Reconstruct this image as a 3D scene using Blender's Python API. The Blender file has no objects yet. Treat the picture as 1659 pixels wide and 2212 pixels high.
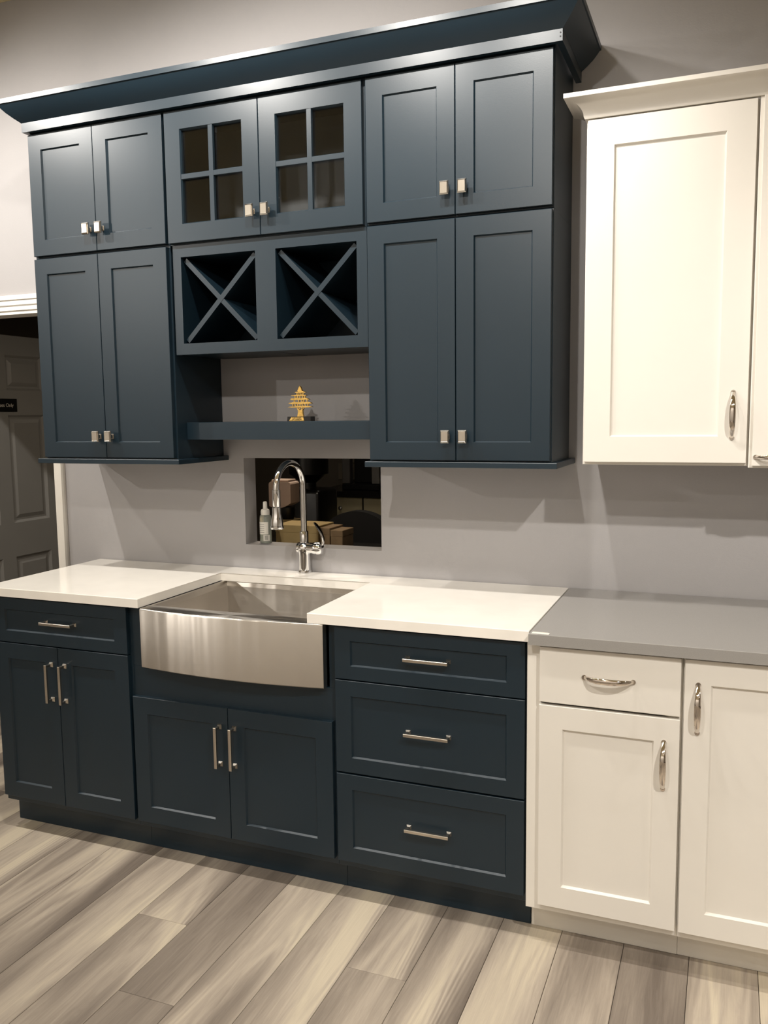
import bpy, bmesh, math, random
from mathutils import Vector, Matrix
random.seed(7)
S = bpy.context.scene
COL = S.collection

# ------------------------------------------------------------------ camera
cam_d = bpy.data.cameras.new('camera')
cam = bpy.data.objects.new('camera', cam_d)
COL.objects.link(cam)
S.camera = cam
cam_d.sensor_fit = 'HORIZONTAL'
cam_d.sensor_width = 36.0
cam_d.lens = 36.0 * 1859.34 / 1659.0
cam_d.clip_start = 0.05
_p, _r, _y = (math.radians(a) for a in (-6.39311628, 0.69044366, 21.77673666))
_R = Matrix.Rotation(_y, 3, 'Z') @ Matrix.Rotation(_p, 3, 'X') @ Matrix.Rotation(_r, 3, 'Y')
_c = Matrix((_R @ Vector((1, 0, 0)), _R @ Vector((0, 0, 1)), _R @ Vector((0, -1, 0)))).transposed()
cam.matrix_world = Matrix.Translation((0.2337537, -2.93845044, 1.50948858)) @ _c.to_4x4()

# ------------------------------------------------------------------ world, lights, exposure
W = bpy.data.worlds.new('world')
S.world = W
W.use_nodes = True
W.node_tree.nodes['Background'].inputs[0].default_value = (0.9, 0.95, 1.0, 1)
W.node_tree.nodes['Background'].inputs[1].default_value = 0.05
S.view_settings.view_transform = 'Standard'
S.view_settings.look = 'None'
S.view_settings.exposure = 0.15
S.view_settings.gamma = 1.0
S.view_settings.use_curve_mapping = False
S.cycles.use_denoising = True
S.cycles.max_bounces = 8
S.cycles.sample_clamp_indirect = 6.0

WARM = (1.0, 0.952, 0.885)
def spot(loc, aim, watts, angle=95, blend=0.6, col=WARM, rad=0.03):
    d = bpy.data.lights.new('track_and_fill_spot', 'SPOT')
    d.energy = watts; d.color = col; d.shadow_soft_size = rad
    d.spot_size = math.radians(angle); d.spot_blend = blend
    o = bpy.data.objects.new('track_and_fill_spot', d)
    o.location = loc
    o.rotation_euler = (Vector(aim) - Vector(loc)).to_track_quat('-Z', 'Y').to_euler()
    COL.objects.link(o)
    return o
ROW1, ROW2, LZ = -1.03, -2.95, 2.97
# track heads close to the cabinets (found from the shadows they throw)
spot((-0.45, ROW1, LZ), (-0.25, -0.15, 1.3), 46, 100, 0.8)
spot((-0.88, ROW1, 2.95), (-1.00, -0.15, 1.9), 42, 140, 0.9)
spot((-1.62, ROW1, LZ), (-1.45, -0.18, 1.8), 62, 136, 0.9)
spot((-3.60, ROW1, LZ), (-3.20, -0.20, 1.5), 50, 130, 0.9)
spot((-2.70, ROW1, LZ), (-2.35, -0.15, 1.6), 80, 140, 0.9)
# second row over the aisle
spot((-0.50, ROW2, LZ), (-0.5, 0.0, 0.9), 85, 70, 0.7)
spot((-5.05, -4.75, LZ), (-1.75, -0.3, 1.8), 150, 40, 0.9)
spot((1.10, -2.6, LZ), (0.35, -0.6, 0.25), 175, 72, 0.8)  # added fill head, brightens the white base cabinets
# unseen heads added as fill from the rest of the showroom
for lx, ly in ((-2.4, -3.9), (0.4, -4.4), (2.3, -3.4), (-4.6, -5.0), (2.6, -1.4)):
    spot((lx, ly, LZ), (lx, ly + 0.4, 0.0), 120, 112, 0.8)
# heads added to brighten the unseen opposite wall, for sheen on the upper doors
for lx in (-4.3, -2.5, -0.7, 1.1):
    spot((lx, -5.1, LZ), (lx, -6.2, 1.9), 95, 125, 0.8)
def area(name, loc, rot, size, watts, col):
    d = bpy.data.lights.new(name, 'AREA')
    d.shape = 'RECTANGLE'; d.size, d.size_y = size
    d.energy = watts; d.color = col
    o = bpy.data.objects.new(name, d)
    o.location = loc; o.rotation_euler = rot
    COL.objects.link(o)
area('office_far_fill', (-2.3, 2.9, 2.55), (0, 0, 0), (0.6, 0.3), 3.0, (1.0, 0.88, 0.72))  # added fill, lifts the far end of the office
area('office_near_fill', (-1.75, 0.62, 2.2), (0, 0, 0), (0.5, 0.3), 9.0, (1.0, 0.85, 0.66))  # added fill above the desk, brightens the things behind the opening

# ------------------------------------------------------------------ materials
def srgb(r, g, b):
    f = lambda c: ((c / 255 + 0.055) / 1.055) ** 2.4 if c > 10 else c / 255 / 12.92
    return (f(r), f(g), f(b), 1)
class NT:
    def __init__(s, name):
        s.m = bpy.data.materials.new(name); s.m.use_nodes = True
        s.t = s.m.node_tree; s.b = s.t.nodes['Principled BSDF']
    def n(s, kind, **kw):
        x = s.t.nodes.new('ShaderNode' + kind)
        for k, v in kw.items():
            if k in x.inputs: x.inputs[k].default_value = v
            else: setattr(x, k, v)
        return x
    def l(s, a, b): s.t.links.new(a, b)
def mat(name, col, rough=0.5, metal=0.0, spec=0.5, bump=0.0, bscale=200.0, var=0.0, vscale=6.0, **kw):
    k = NT(name); b = k.b
    b.inputs['Base Color'].default_value = col
    b.inputs['Roughness'].default_value = rough
    b.inputs['Metallic'].default_value = metal
    b.inputs['Specular IOR Level'].default_value = spec
    for i, v in kw.items(): b.inputs[i].default_value = v
    tc = k.n('TexCoord')
    if var:
        nz = k.n('TexNoise', Scale=vscale, Detail=4.0)
        k.l(tc.outputs['Object'], nz.inputs['Vector'])
        cr = k.n('ValToRGB')
        cr.color_ramp.elements[0].position = 0.3; cr.color_ramp.elements[1].position = 0.7
        cr.color_ramp.elements[0].color = tuple(c * (1 - var) for c in col[:3]) + (1,)
        cr.color_ramp.elements[1].color = tuple(min(1, c * (1 + var)) for c in col[:3]) + (1,)
        k.l(nz.outputs['Fac'], cr.inputs['Fac']); k.l(cr.outputs['Color'], b.inputs['Base Color'])
    if bump:
        nz = k.n('TexNoise', Scale=bscale, Detail=2.0)
        k.l(tc.outputs['Object'], nz.inputs['Vector'])
        bp = k.n('Bump', Strength=bump, Distance=0.001)
        k.l(nz.outputs['Fac'], bp.inputs['Height']); k.l(bp.outputs['Normal'], b.inputs['Normal'])
    return k.m
M = {}
M['blue'] = mat('navy_cabinet_paint', srgb(22, 38, 48), 0.37, spec=0.48, bump=0.06, bscale=350, var=0.03)
M['white'] = mat('white_cabinet_paint', srgb(227, 222, 213), 0.38, spec=0.45, bump=0.04, bscale=300, var=0.012)
M['wall'] = mat('grey_wall_paint', srgb(171, 168, 168), 0.75, spec=0.3, bump=0.25, bscale=260, var=0.015)
M['showwall'] = mat('pale_showroom_paint', srgb(214, 209, 203), 0.75, spec=0.3, bump=0.25, bscale=260, var=0.015)  # unseen walls, made paler than the back wall to brighten reflections and fill
M['ceiling'] = mat('cream_ceiling_paint', srgb(226, 214, 176), 0.85, spec=0.2, bump=0.2, bscale=120, var=0.02)
M['trim'] = mat('white_gloss_trim', srgb(236, 231, 222), 0.35, bump=0.03, bscale=150, var=0.01)
M['quartz'] = mat('white_quartz', srgb(242, 237, 228), 0.12, spec=0.5, var=0.035, vscale=9.0)
M['greyquartz'] = mat('grey_quartz', srgb(150, 147, 143), 0.2, spec=0.5, var=0.05, vscale=420.0)
M['nickel'] = mat('satin_nickel', (0.62, 0.57, 0.50, 1), 0.27, 1.0, bump=0.05, bscale=500, var=0.03)
M['polished'] = mat('polished_nickel', (0.72, 0.66, 0.60, 1), 0.07, 1.0, var=0.02)
M['chrome'] = mat('chrome', (0.86, 0.86, 0.86, 1), 0.04, 1.0, var=0.01)
M['gold'] = mat('gilded_metal', (0.85, 0.55, 0.16, 1), 0.33, 0.9, bump=0.5, bscale=220, var=0.1, vscale=60)
M['black'] = mat('black_lacquer', srgb(14, 13, 12), 0.3, var=0.1)
M['darkcloth'] = mat('black_upholstery', srgb(14, 14, 17), 0.85, bump=0.5, bscale=600, var=0.1)
M['plastic'] = mat('white_plastic', srgb(225, 220, 210), 0.4, var=0.02)
M['label'] = mat('paper_label', srgb(228, 224, 214), 0.6, var=0.02)
M['ink'] = mat('grey_ink', srgb(96, 94, 90), 0.7, var=0.05)
M['blackink'] = mat('black_ink', srgb(22, 22, 22), 0.6, var=0.05)
M['signtext'] = mat('white_lettering', srgb(176, 170, 160), 0.6, var=0.03)
M['pink'] = mat('dusty_pink_plastic', srgb(208, 184, 168), 0.35, var=0.03)
M['card'] = mat('tan_cardboard', srgb(172, 148, 100), 0.8, bump=0.3, bscale=300, var=0.07, vscale=20)
M['card2'] = mat('brown_cardboard', srgb(130, 106, 76), 0.8, bump=0.3, bscale=300, var=0.12, vscale=25)
M['cream'] = mat('cream_drawer_paint', srgb(196, 186, 152), 0.45, var=0.02)
M['darktop'] = mat('dark_stone_top', srgb(26, 24, 23), 0.2, var=0.2, vscale=80)
M['tile'] = mat('taupe_tile', srgb(116, 108, 94), 0.3, var=0.08, vscale=12)
M['steel'] = mat('grey_metal', (0.42, 0.41, 0.39, 1), 0.3, 1.0, var=0.04)
M['doorpaint'] = mat('grey_door_paint', srgb(118, 116, 112), 0.45, bump=0.08, bscale=120, var=0.02)
M['interior'] = mat('cabinet_interior_laminate', srgb(150, 150, 148), 0.6, var=0.05, vscale=14)
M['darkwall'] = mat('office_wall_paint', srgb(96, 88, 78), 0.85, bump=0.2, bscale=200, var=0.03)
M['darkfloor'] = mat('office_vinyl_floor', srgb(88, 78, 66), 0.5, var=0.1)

def glass_mat():
    k = NT('seeded_cabinet_glass')
    out = k.t.nodes['Material Output']
    tr = k.n('BsdfTransparent'); tr.inputs[0].default_value = (0.72, 0.73, 0.74, 1)
    gl = k.n('BsdfGlossy', Roughness=0.06)
    gl.inputs[0].default_value = (0.9, 0.9, 0.88, 1)
    fr = k.n('Fresnel', IOR=1.5)
    mx = k.n('MixShader')
    tc = k.n('TexCoord'); nz = k.n('TexNoise', Scale=9.0, Detail=3.0)
    bp = k.n('Bump', Strength=0.12, Distance=0.004)
    k.l(tc.outputs['Object'], nz.inputs['Vector']); k.l(nz.outputs['Fac'], bp.inputs['Height'])
    k.l(bp.outputs['Normal'], gl.inputs['Normal']); k.l(bp.outputs['Normal'], fr.inputs['Normal'])
    k.l(fr.outputs[0], mx.inputs[0]); k.l(tr.outputs[0], mx.inputs[1]); k.l(gl.outputs[0], mx.inputs[2])
    k.l(mx.outputs[0], out.inputs['Surface'])
    return k.m
M['glass'] = glass_mat()
def clear_mat():
    k = NT('clear_bottle_plastic'); b = k.b
    b.inputs['Base Color'].default_value = (0.80, 0.84, 0.76, 1)
    b.inputs['Roughness'].default_value = 0.08
    b.inputs['Transmission Weight'].default_value = 0.75
    b.inputs['IOR'].default_value = 1.35
    nz = k.n('TexNoise', Scale=30.0); tc = k.n('TexCoord')
    bp = k.n('Bump', Strength=0.05); k.l(tc.outputs['Object'], nz.inputs['Vector'])
    k.l(nz.outputs['Fac'], bp.inputs['Height']); k.l(bp.outputs['Normal'], b.inputs['Normal'])
    return k.m
M['clear'] = clear_mat()
def stainless_mat(axis):
    """brushed stainless: fine scratches run along `axis`, so highlights smear across it"""
    k = NT('brushed_stainless_' + axis); b = k.b
    b.inputs['Metallic'].default_value = 1.0
    b.inputs['Base Color'].default_value = (0.57, 0.53, 0.48, 1)
    b.inputs['Roughness'].default_value = 0.33
    b.inputs['Anisotropic'].default_value = 0.85
    b.inputs['Anisotropic Rotation'].default_value = 0.25
    tg = k.n('Tangent', direction_type='RADIAL', axis='Z')
    k.l(tg.outputs[0], b.inputs['Tangent'])
    tc = k.n('TexCoord'); mp = k.n('Mapping')
    mp.inputs['Scale'].default_value = {'x': (2, 500, 500), 'y': (500, 2, 500)}[axis]
    nz = k.n('TexNoise', Scale=1.0, Detail=3.0, Roughness=0.6)
    k.l(tc.outputs['Object'], mp.inputs['Vector']); k.l(mp.outputs[0], nz.inputs['Vector'])
    m2 = k.n('Mapping'); m2.inputs['Scale'].default_value = (11, 0.7, 0.7)
    n2 = k.n('TexNoise', Scale=1.0, Detail=1.5); bp = k.n('Bump', Strength=0.85, Distance=0.006)
    k.l(tc.outputs['Object'], m2.inputs['Vector']); k.l(m2.outputs[0], n2.inputs['Vector'])
    k.l(n2.outputs['Fac'], bp.inputs['Height']); k.l(bp.outputs['Normal'], b.inputs['Normal'])
    mr = k.n('MapRange'); mr.inputs[3].default_value = 0.27; mr.inputs[4].default_value = 0.39
    k.l(nz.outputs['Fac'], mr.inputs[0]); k.l(mr.outputs[0], b.inputs['Roughness'])
    return k.m
M['inox'] = stainless_mat('x')
M['inoxy'] = stainless_mat('y')
def floor_mat():
    k = NT('greige_oak_plank'); b = k.b
    tc = k.n('TexCoord'); oi = k.n('ObjectInfo')
    off = k.n('VectorMath', operation='SCALE'); off.inputs[0].default_value = (37.0, 53.0, 11.0)
    k.l(oi.outputs['Random'], off.inputs['Scale'])
    def coords(sx, sy):
        mp = k.n('Mapping'); mp.inputs['Scale'].default_value = (sx, sy, 1)
        k.l(tc.outputs['Object'], mp.inputs['Vector'])
        ad = k.n('VectorMath', operation='ADD')
        k.l(mp.outputs[0], ad.inputs[0]); k.l(off.outputs[0], ad.inputs[1])
        return ad.outputs[0]
    broad = k.n('TexNoise', Scale=1.0, Detail=1.0, Roughness=0.45, Distortion=0.5)
    k.l(coords(6.5, 0.7), broad.inputs['Vector'])
    grain = k.n('TexNoise', Scale=1.0, Detail=6.0, Roughness=0.65, Distortion=1.3)
    k.l(coords(42, 3.2), grain.inputs['Vector'])
    fine = k.n('TexNoise', Scale=1.0, Detail=4.0, Roughness=0.7)
    k.l(coords(420, 9), fine.inputs['Vector'])
    rn = k.n('TexNoise', Scale=1.0, Detail=1.0, Roughness=0.4, Distortion=0.3)
    k.l(coords(7.5, 0.55), rn.inputs['Vector'])
    rm = k.n('Math', operation='MULTIPLY'); rm.inputs[1].default_value = 95.0
    k.l(rn.outputs['Fac'], rm.inputs[0])
    ringn = k.n('Math', operation='SINE'); k.l(rm.outputs[0], ringn.inputs[0])
    msk = k.n('TexNoise', Scale=1.0, Detail=1.0); k.l(coords(5.5, 1.1), msk.inputs['Vector'])
    mk = k.n('MapRange'); mk.inputs[1].default_value = 0.50; mk.inputs[2].default_value = 0.66
    k.l(msk.outputs['Fac'], mk.inputs[0])
    rw = k.n('Math', operation='MULTIPLY'); k.l(ringn.outputs[0], rw.inputs[0]); k.l(mk.outputs[0], rw.inputs[1])
    ramp = k.n('ValToRGB')
    e = ramp.color_ramp.elements
    e[0].position = 0.30; e[0].color = srgb(112, 102, 93)
    e[1].position = 0.72; e[1].color = srgb(198, 186, 165)
    x = e.new(0.45); x.color = srgb(146, 135, 123)
    x = e.new(0.58); x.color = srgb(176, 164, 149)
    sm = k.n('Math', operation='MULTIPLY_ADD'); sm.inputs[1].default_value = 0.055
    k.l(rw.outputs[0], sm.inputs[0]); 
    a1 = k.n('Math', operation='MULTIPLY_ADD'); a1.inputs[1].default_value = 0.26; a1.inputs[2].default_value = -0.115
    k.l(grain.outputs['Fac'], a1.inputs[0])
    a2 = k.n('Math', operation='ADD'); k.l(broad.outputs['Fac'], a2.inputs[0]); k.l(a1.outputs[0], a2.inputs[1])
    k.l(a2.outputs[0], sm.inputs[2])
    tone = k.n('Math', operation='MULTIPLY_ADD'); tone.inputs[1].default_value = 0.18; tone.inputs[2].default_value = -0.09
    k.l(oi.outputs['Random'], tone.inputs[0])
    a3 = k.n('Math', operation='ADD'); k.l(sm.outputs[0], a3.inputs[0]); k.l(tone.outputs[0], a3.inputs[1])
    k.l(a3.outputs[0], ramp.inputs['Fac'])
    mx = k.n('MixRGB', blend_type='MULTIPLY'); mx.inputs[0].default_value = 0.35
    fr = k.n('ValToRGB'); fr.color_ramp.elements[0].position = 0.3; fr.color_ramp.elements[1].position = 0.6
    fr.color_ramp.elements[0].color = (0.72, 0.70, 0.68, 1); fr.color_ramp.elements[1].color = (1, 1, 1, 1)
    k.l(fine.outputs['Fac'], fr.inputs['Fac'])
    k.l(ramp.outputs[0], mx.inputs[1]); k.l(fr.outputs[0], mx.inputs[2])
    k.l(mx.outputs[0], b.inputs['Base Color'])
    b.inputs['Roughness'].default_value = 0.42
    b.inputs['Specular IOR Level'].default_value = 0.4
    bp = k.n('Bump', Strength=0.15, Distance=0.001)
    k.l(fine.outputs['Fac'], bp.inputs['Height']); k.l(bp.outputs['Normal'], b.inputs['Normal'])
    return k.m
M['plank'] = floor_mat()
M['subfloor'] = mat('dark_plank_joint', srgb(70, 62, 55), 0.8, var=0.05)

# ------------------------------------------------------------------ helpers
WLOC = {}
def empty(name, loc, label=None, cat=None, group=None):
    o = bpy.data.objects.new(name, None)
    COL.objects.link(o); o.location = loc; WLOC[o] = Vector(loc)
    o.empty_display_size = 0.05
    tag(o, label, cat, group)
    return o
def tag(o, label=None, cat=None, group=None, kind=None):
    if label: o['label'] = label
    if cat: o['category'] = cat
    if group: o['group'] = group
    if kind: o['kind'] = kind
    return o
def link_mesh(name, me, loc, m, parent=None):
    o = bpy.data.objects.new(name, me)
    COL.objects.link(o)
    WLOC[o] = Vector(loc)
    if parent is not None:
        o.parent = parent; o.location = Vector(loc) - WLOC[parent]
    else: o.location = loc
    if m is not None and not me.materials: me.materials.append(m)
    return o
def obj(name, bm, m, parent=None, smooth=False, base=False):
    """a bmesh in world coordinates becomes one object with its origin at its own centre (or base)"""
    vs = [v.co for v in bm.verts]
    lo = Vector((min(v.x for v in vs), min(v.y for v in vs), min(v.z for v in vs)))
    hi = Vector((max(v.x for v in vs), max(v.y for v in vs), max(v.z for v in vs)))
    c = (lo + hi) / 2
    if base: c.z = lo.z
    bmesh.ops.translate(bm, verts=bm.verts, vec=-c)
    bmesh.ops.recalc_face_normals(bm, faces=bm.faces)
    me = bpy.data.meshes.new(name)
    bm.to_mesh(me); bm.free()
    if smooth:
        for p in me.polygons: p.use_smooth = True
        try: me.set_sharp_from_angle(angle=math.radians(40))
        except Exception: pass
    return link_mesh(name, me, c, M[m] if isinstance(m, str) else m, parent)
def new(): return bmesh.new()
def box(bm, x0, x1, y0, y1, z0, z1, bev=0.0, seg=1):
    r = bmesh.ops.create_cube(bm, size=1)
    vs = r['verts']
    for v in vs:
        v.co = Vector((x0 if v.co.x < 0 else x1, y0 if v.co.y < 0 else y1, z0 if v.co.z < 0 else z1))
    if bev:
        es = list({e for v in vs for e in v.link_edges})
        bmesh.ops.bevel(bm, geom=es, offset=bev, segments=seg, affect='EDGES', profile=0.5)
    return bm
def B(*a, **k): return box(new(), *a, **k)
SL = 0.6                                                           # slope of the sticking round a recessed panel
def frame(bm, x0, x1, z0, z1, yf, yb, wl, wr=None, wb=None, wt=None, ch=0.0):
    """a rectangular frame in the xz plane with a front at yf, a back at yb and an inner chamfer ch"""
    wr = wl if wr is None else wr; wb = wl if wb is None else wb; wt = wl if wt is None else wt
    e = 0.0012
    def ring(a, b, c, d, y): return [bm.verts.new(p) for p in ((a, y, c), (b, y, c), (b, y, d), (a, y, d))]
    rings = [ring(x0, x1, z0, z1, yb), ring(x0, x1, z0, z1, yf + e), ring(x0 + e, x1 - e, z0 + e, z1 - e, yf)]
    if ch:
        rings += [ring(x0 + wl, x1 - wr, z0 + wb, z1 - wt, yf),
                  ring(x0 + wl + ch * SL, x1 - wr - ch * SL, z0 + wb + ch * SL, z1 - wt - ch * SL, yf + ch)]
    else:
        rings += [ring(x0 + wl, x1 - wr, z0 + wb, z1 - wt, yf)]
    rings += [ring(rings[-1][0].co.x, rings[-1][1].co.x, rings[-1][0].co.z, rings[-1][2].co.z, yb)]
    rings.append(rings[0])
    for r, s in zip(rings[:-1], rings[1:]):
        for i in range(4):
            j = (i + 1) % 4
            bm.faces.new((r[i], r[j], s[j], s[i]))
    return bm
def lathe(bm, prof, c, axis='z', n=24):
    """revolve (radius, height) pairs about an axis through c"""
    rs = []
    for r, h in prof:
        ring = []
        for i in range(n):
            a = 2 * math.pi * i / n
            u, v = r * math.cos(a), r * math.sin(a)
            p = {'z': (u, v, h), 'x': (h, u, v), 'y': (u, h, v)}[axis]
            ring.append(bm.verts.new(Vector(c) + Vector(p)))
        rs.append(ring)
    for a, b in zip(rs[:-1], rs[1:]):
        for i in range(n):
            j = (i + 1) % n
            bm.faces.new((a[i], a[j], b[j], b[i]))
    bm.faces.new(list(reversed(rs[0]))); bm.faces.new(rs[-1])
    return bm
def tube(bm, pts, rad, n=12, sx=1.0):
    """a tube along pts; rad is a number or one per point"""
    pts = [Vector(p) for p in pts]
    rad = rad if isinstance(rad, (list, tuple)) else [rad] * len(pts)
    rings = []; prev = None
    for i, p in enumerate(pts):
        d = (pts[min(i + 1, len(pts) - 1)] - pts[max(i - 1, 0)]).normalized()
        if prev is None:
            ref = Vector((0, 0, 1)) if abs(d.z) < 0.9 else Vector((1, 0, 0))
            u = d.cross(ref).normalized()
        else: u = (prev - d * prev.dot(d)).normalized()
        prev = u; v = d.cross(u)
        rings.append([bm.verts.new(p + (u * math.cos(2 * math.pi * k / n) * sx + v * math.sin(2 * math.pi * k / n)) * rad[i]) for k in range(n)])
    for a, b in zip(rings[:-1], rings[1:]):
        for i in range(n):
            j = (i + 1) % n
            bm.faces.new((a[i], a[j], b[j], b[i]))
    bm.faces.new(list(reversed(rings[0]))); bm.faces.new(rings[-1])
    return bm
def prism(bm, poly, d0, d1, plane='xz'):
    """extrude a polygon of (a, b) pairs from d0 to d1 along the remaining axis"""
    def P(a, b, d): return {'xz': (a, d, b), 'yz': (d, a, b), 'xy': (a, b, d)}[plane]
    f = [bm.verts.new(P(a, b, d0)) for a, b in poly]; g = [bm.verts.new(P(a, b, d1)) for a, b in poly]
    bm.faces.new(f); bm.faces.new(list(reversed(g)))
    n = len(poly)
    for i in range(n):
        j = (i + 1) % n
        bm.faces.new((f[i], g[i], g[j], f[j]))
    return bm
def sweep(bm, prof, path, outs):
    """profile of (out, z) pairs carried along xy corner points; outs = outward mitre vector at each"""
    rings = [[bm.verts.new((p[0] + o[0] * q, p[1] + o[1] * q, z)) for q, z in prof] for p, o in zip(path, outs)]
    n = len(prof)
    for a, b in zip(rings[:-1], rings[1:]):
        for i in range(n):
            j = (i + 1) % n
            bm.faces.new((a[i], a[j], b[j], b[i]))
    bm.faces.new(list(reversed(rings[0]))); bm.faces.new(rings[-1])
    return bm
def text(name, body, size, loc, rot, m, parent, depth=0.0004, align='CENTER'):
    c = bpy.data.curves.new(name, 'FONT'); c.body = body; c.size = size; c.extrude = depth
    c.align_x = align; c.align_y = 'CENTER'
    t = bpy.data.objects.new(name, c); COL.objects.link(t)
    dg = bpy.context.evaluated_depsgraph_get(); dg.update()
    me = bpy.data.meshes.new_from_object(t.evaluated_get(dg))
    bpy.data.objects.remove(t)
    me.transform(Matrix.Rotation(rot[2], 4, 'Z') @ Matrix.Rotation(rot[0], 4, 'X'))
    me.materials.clear()
    return link_mesh(name, me, loc, M[m], parent)

# ------------------------------------------------------------------ hardware (shared meshes)
def mesh_of(bm, name, m, smooth=False):
    bmesh.ops.recalc_face_normals(bm, faces=bm.faces)
    me = bpy.data.meshes.new(name); bm.to_mesh(me); bm.free(); me.materials.append(M[m])
    if smooth:
        for p in me.polygons: p.use_smooth = True
        try: me.set_sharp_from_angle(angle=math.radians(35))
        except Exception: pass
    return me
def knob_mesh():
    bm = new()
    box(bm, -.0065, .0065, -.022, 0, -.0065, .0065, .0012)           # square stem
    box(bm, -.009, .009, -.003, 0, -.009, .009, .0008)               # back plate
    f = [(-.0142, -.0205), (.0142, -.0205), (.0142, .0205), (-.0142, .0205)]
    def ring(k, y): return [bm.verts.new((a * k, y, b * k)) for a, b in f]
    rs = [ring(.80, -.020), ring(1.0, -.0215), ring(1.0, -.026), ring(.80, -.0315), ring(.74, -.0308)]
    for a, b in zip(rs[:-1], rs[1:]):
        for i in range(4):
            j = (i + 1) % 4; bm.faces.new((a[i], a[j], b[j], b[i]))
    bm.faces.new(rs[0]); bm.faces.new(rs[-1])
    return mesh_of(bm, 'knob', 'nickel')
KNOB = knob_mesh()
def bar_pull_mesh(vertical):
    bm = new(); L = .069
    box(bm, -L, L, -.035, -.0255, -.005, .005, .0012)
    for s in (-1, 1):
        c = s * (L - .006)
        box(bm, c - .0045, c + .0045, -.027, -.003, -.0038, .0038, .0008)
        vs = []
        for (y, hw, hh) in ((0, .0085, .0075), (-.002, .0085, .0075), (-.010, .0045, .0038)):
            vs.append([bm.verts.new((c + a * hw, y, b * hh)) for a, b in ((-1, -1), (1, -1), (1, 1), (-1, 1))])
        for a, b in zip(vs[:-1], vs[1:]):
            for i in range(4):
                j = (i + 1) % 4; bm.faces.new((a[i], a[j], b[j], b[i]))
        bm.faces.new(vs[0]); bm.faces.new(vs[-1])
    if vertical: bmesh.ops.rotate(bm, verts=bm.verts, matrix=Matrix.Rotation(math.pi / 2, 3, 'Y'))
    return mesh_of(bm, 'bar_pull', 'nickel')
PULL_H, PULL_V = bar_pull_mesh(False), bar_pull_mesh(True)
def arch_pull_mesh(vertical):
    """bowed flat pull, widest in the middle, its two ends turned back to the door"""
    bm = new(); rings = []; N = 28; n = 14; L = .066
    for k in range(N + 1):
        t = -1 + 2 * k / N
        x = L * t * (1 - .04 * (1 - t * t)); y = -.030 * (1 - abs(t) ** 3.2) - .0
        w = .0036 + .0050 * (1 - t * t) ** .7 + (.0016 if abs(t) > .97 else 0); h = .0032 + .0010 * (1 - t * t)
        rings.append([bm.verts.new((x, y + h * math.sin(2 * math.pi * i / n), w * math.cos(2 * math.pi * i / n))) for i in range(n)])
    for a, b in zip(rings[:-1], rings[1:]):
        for i in range(n):
            j = (i + 1) % n; bm.faces.new((a[i], a[j], b[j], b[i]))
    bm.faces.new(rings[0]); bm.faces.new(rings[-1])
    for s in (-1, 1): lathe(bm, [(.0065, -.0035), (.0065, -.001), (.006, 0)], (s * L * .965, 0, 0), 'y', 14)
    if vertical: bmesh.ops.rotate(bm, verts=bm.verts, matrix=Matrix.Rotation(math.pi / 2, 3, 'Y'))
    return mesh_of(bm, 'arch_pull', 'polished', True)
ARCH_H, ARCH_V = arch_pull_mesh(False), arch_pull_mesh(True)
def screw(mesh, name, loc, parent): return link_mesh(name, mesh, loc, None, parent)

# ------------------------------------------------------------------ cabinet pieces
def shaker(root, name, x0, x1, z0, z1, yf, m, w=.057, th=.019, depth=.0065, wb=None, wt=None):
    d = obj(name, frame(new(), x0, x1, z0, z1, yf, yf + th, w, w, wb or w, wt or w, depth), m, root)
    e = -.0034
    obj('centre_panel', B(x0 + w - e, x1 - w + e, yf + depth, yf + th - .003, z0 + (wb or w) - e, z1 - (wt or w) + e), m, d)
    return d
def slab(root, name, x0, x1, z0, z1, yf, m, th=.019):
    return obj(name, B(x0, x1, yf, yf + th, z0, z1, .0015), m, root)
def carcass(root, x0, x1, yf, yb, z0, z1, m, t=.018, open_front=False, inside=None):
    """box of sides, top, bottom, back and a front frame (the frame shows between doors)"""
    bm = new()
    box(bm, x0, x0 + t, yf + .019, yb, z0, z1); box(bm, x1 - t, x1, yf + .019, yb, z0, z1)
    box(bm, x0 + t, x1 - t, yf + .019, yb, z0, z0 + t); box(bm, x0 + t, x1 - t, yf + .019, yb, z1 - t, z1)
    box(bm, x0 + t, x1 - t, yb - .006, yb, z0 + t, z1 - t)
    if not open_front:
        frame(bm, x0, x1, z0, z1, yf, yf + .019, .038)
    return obj('carcass', bm, m, root)

# =================================================================== THE SETTING
H = 3.232
CX = (-1.5316, -0.9515); CZ = (1.0084, 1.3511); WT = .0887         # pass-through in the back wall
DX = (-3.262, -2.475); DZ = 1.975                                  # doorway
def wall_back():
    bm = new()
    for a in ((-5.4, DX[0], 0, H), (DX[0], DX[1], DZ, H), (DX[1], CX[0], 0, H), (CX[0], CX[1], 0, CZ[0]),
              (CX[0], CX[1], CZ[1], H), (CX[1], 4.2, 0, H)):
        box(bm, a[0], a[1], 0, WT, a[2], a[3])
    bmesh.ops.remove_doubles(bm, verts=bm.verts, dist=1e-5)
    return bm
tag(obj('wall_back', wall_back(), 'wall'), kind='structure')
tag(obj('wall_left', B(-5.5, -5.4, -6.2, WT, 0, H), 'showwall'), kind='structure')
tag(obj('wall_right', B(4.2, 4.3, -6.2, WT, 0, H), 'showwall'), kind='structure')
tag(obj('wall_front', B(-5.5, 4.3, -6.3, -6.2, 0, H), 'showwall'), kind='structure')
tag(obj('ceiling', B(-5.5, 4.3, -6.3, WT, H, H + .08), 'ceiling'), kind='structure')
floor = tag(obj('floor', B(-5.5, 4.3, -6.3, 4.6, -.08, -.0045), 'subfloor'), kind='structure')
PW, PL, X0 = .1755, 1.22, .001
fixed = {-8: -.911, -7: -1.224, -4: -.92}                          # end joints read off the photograph
GAP = .0007
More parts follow.
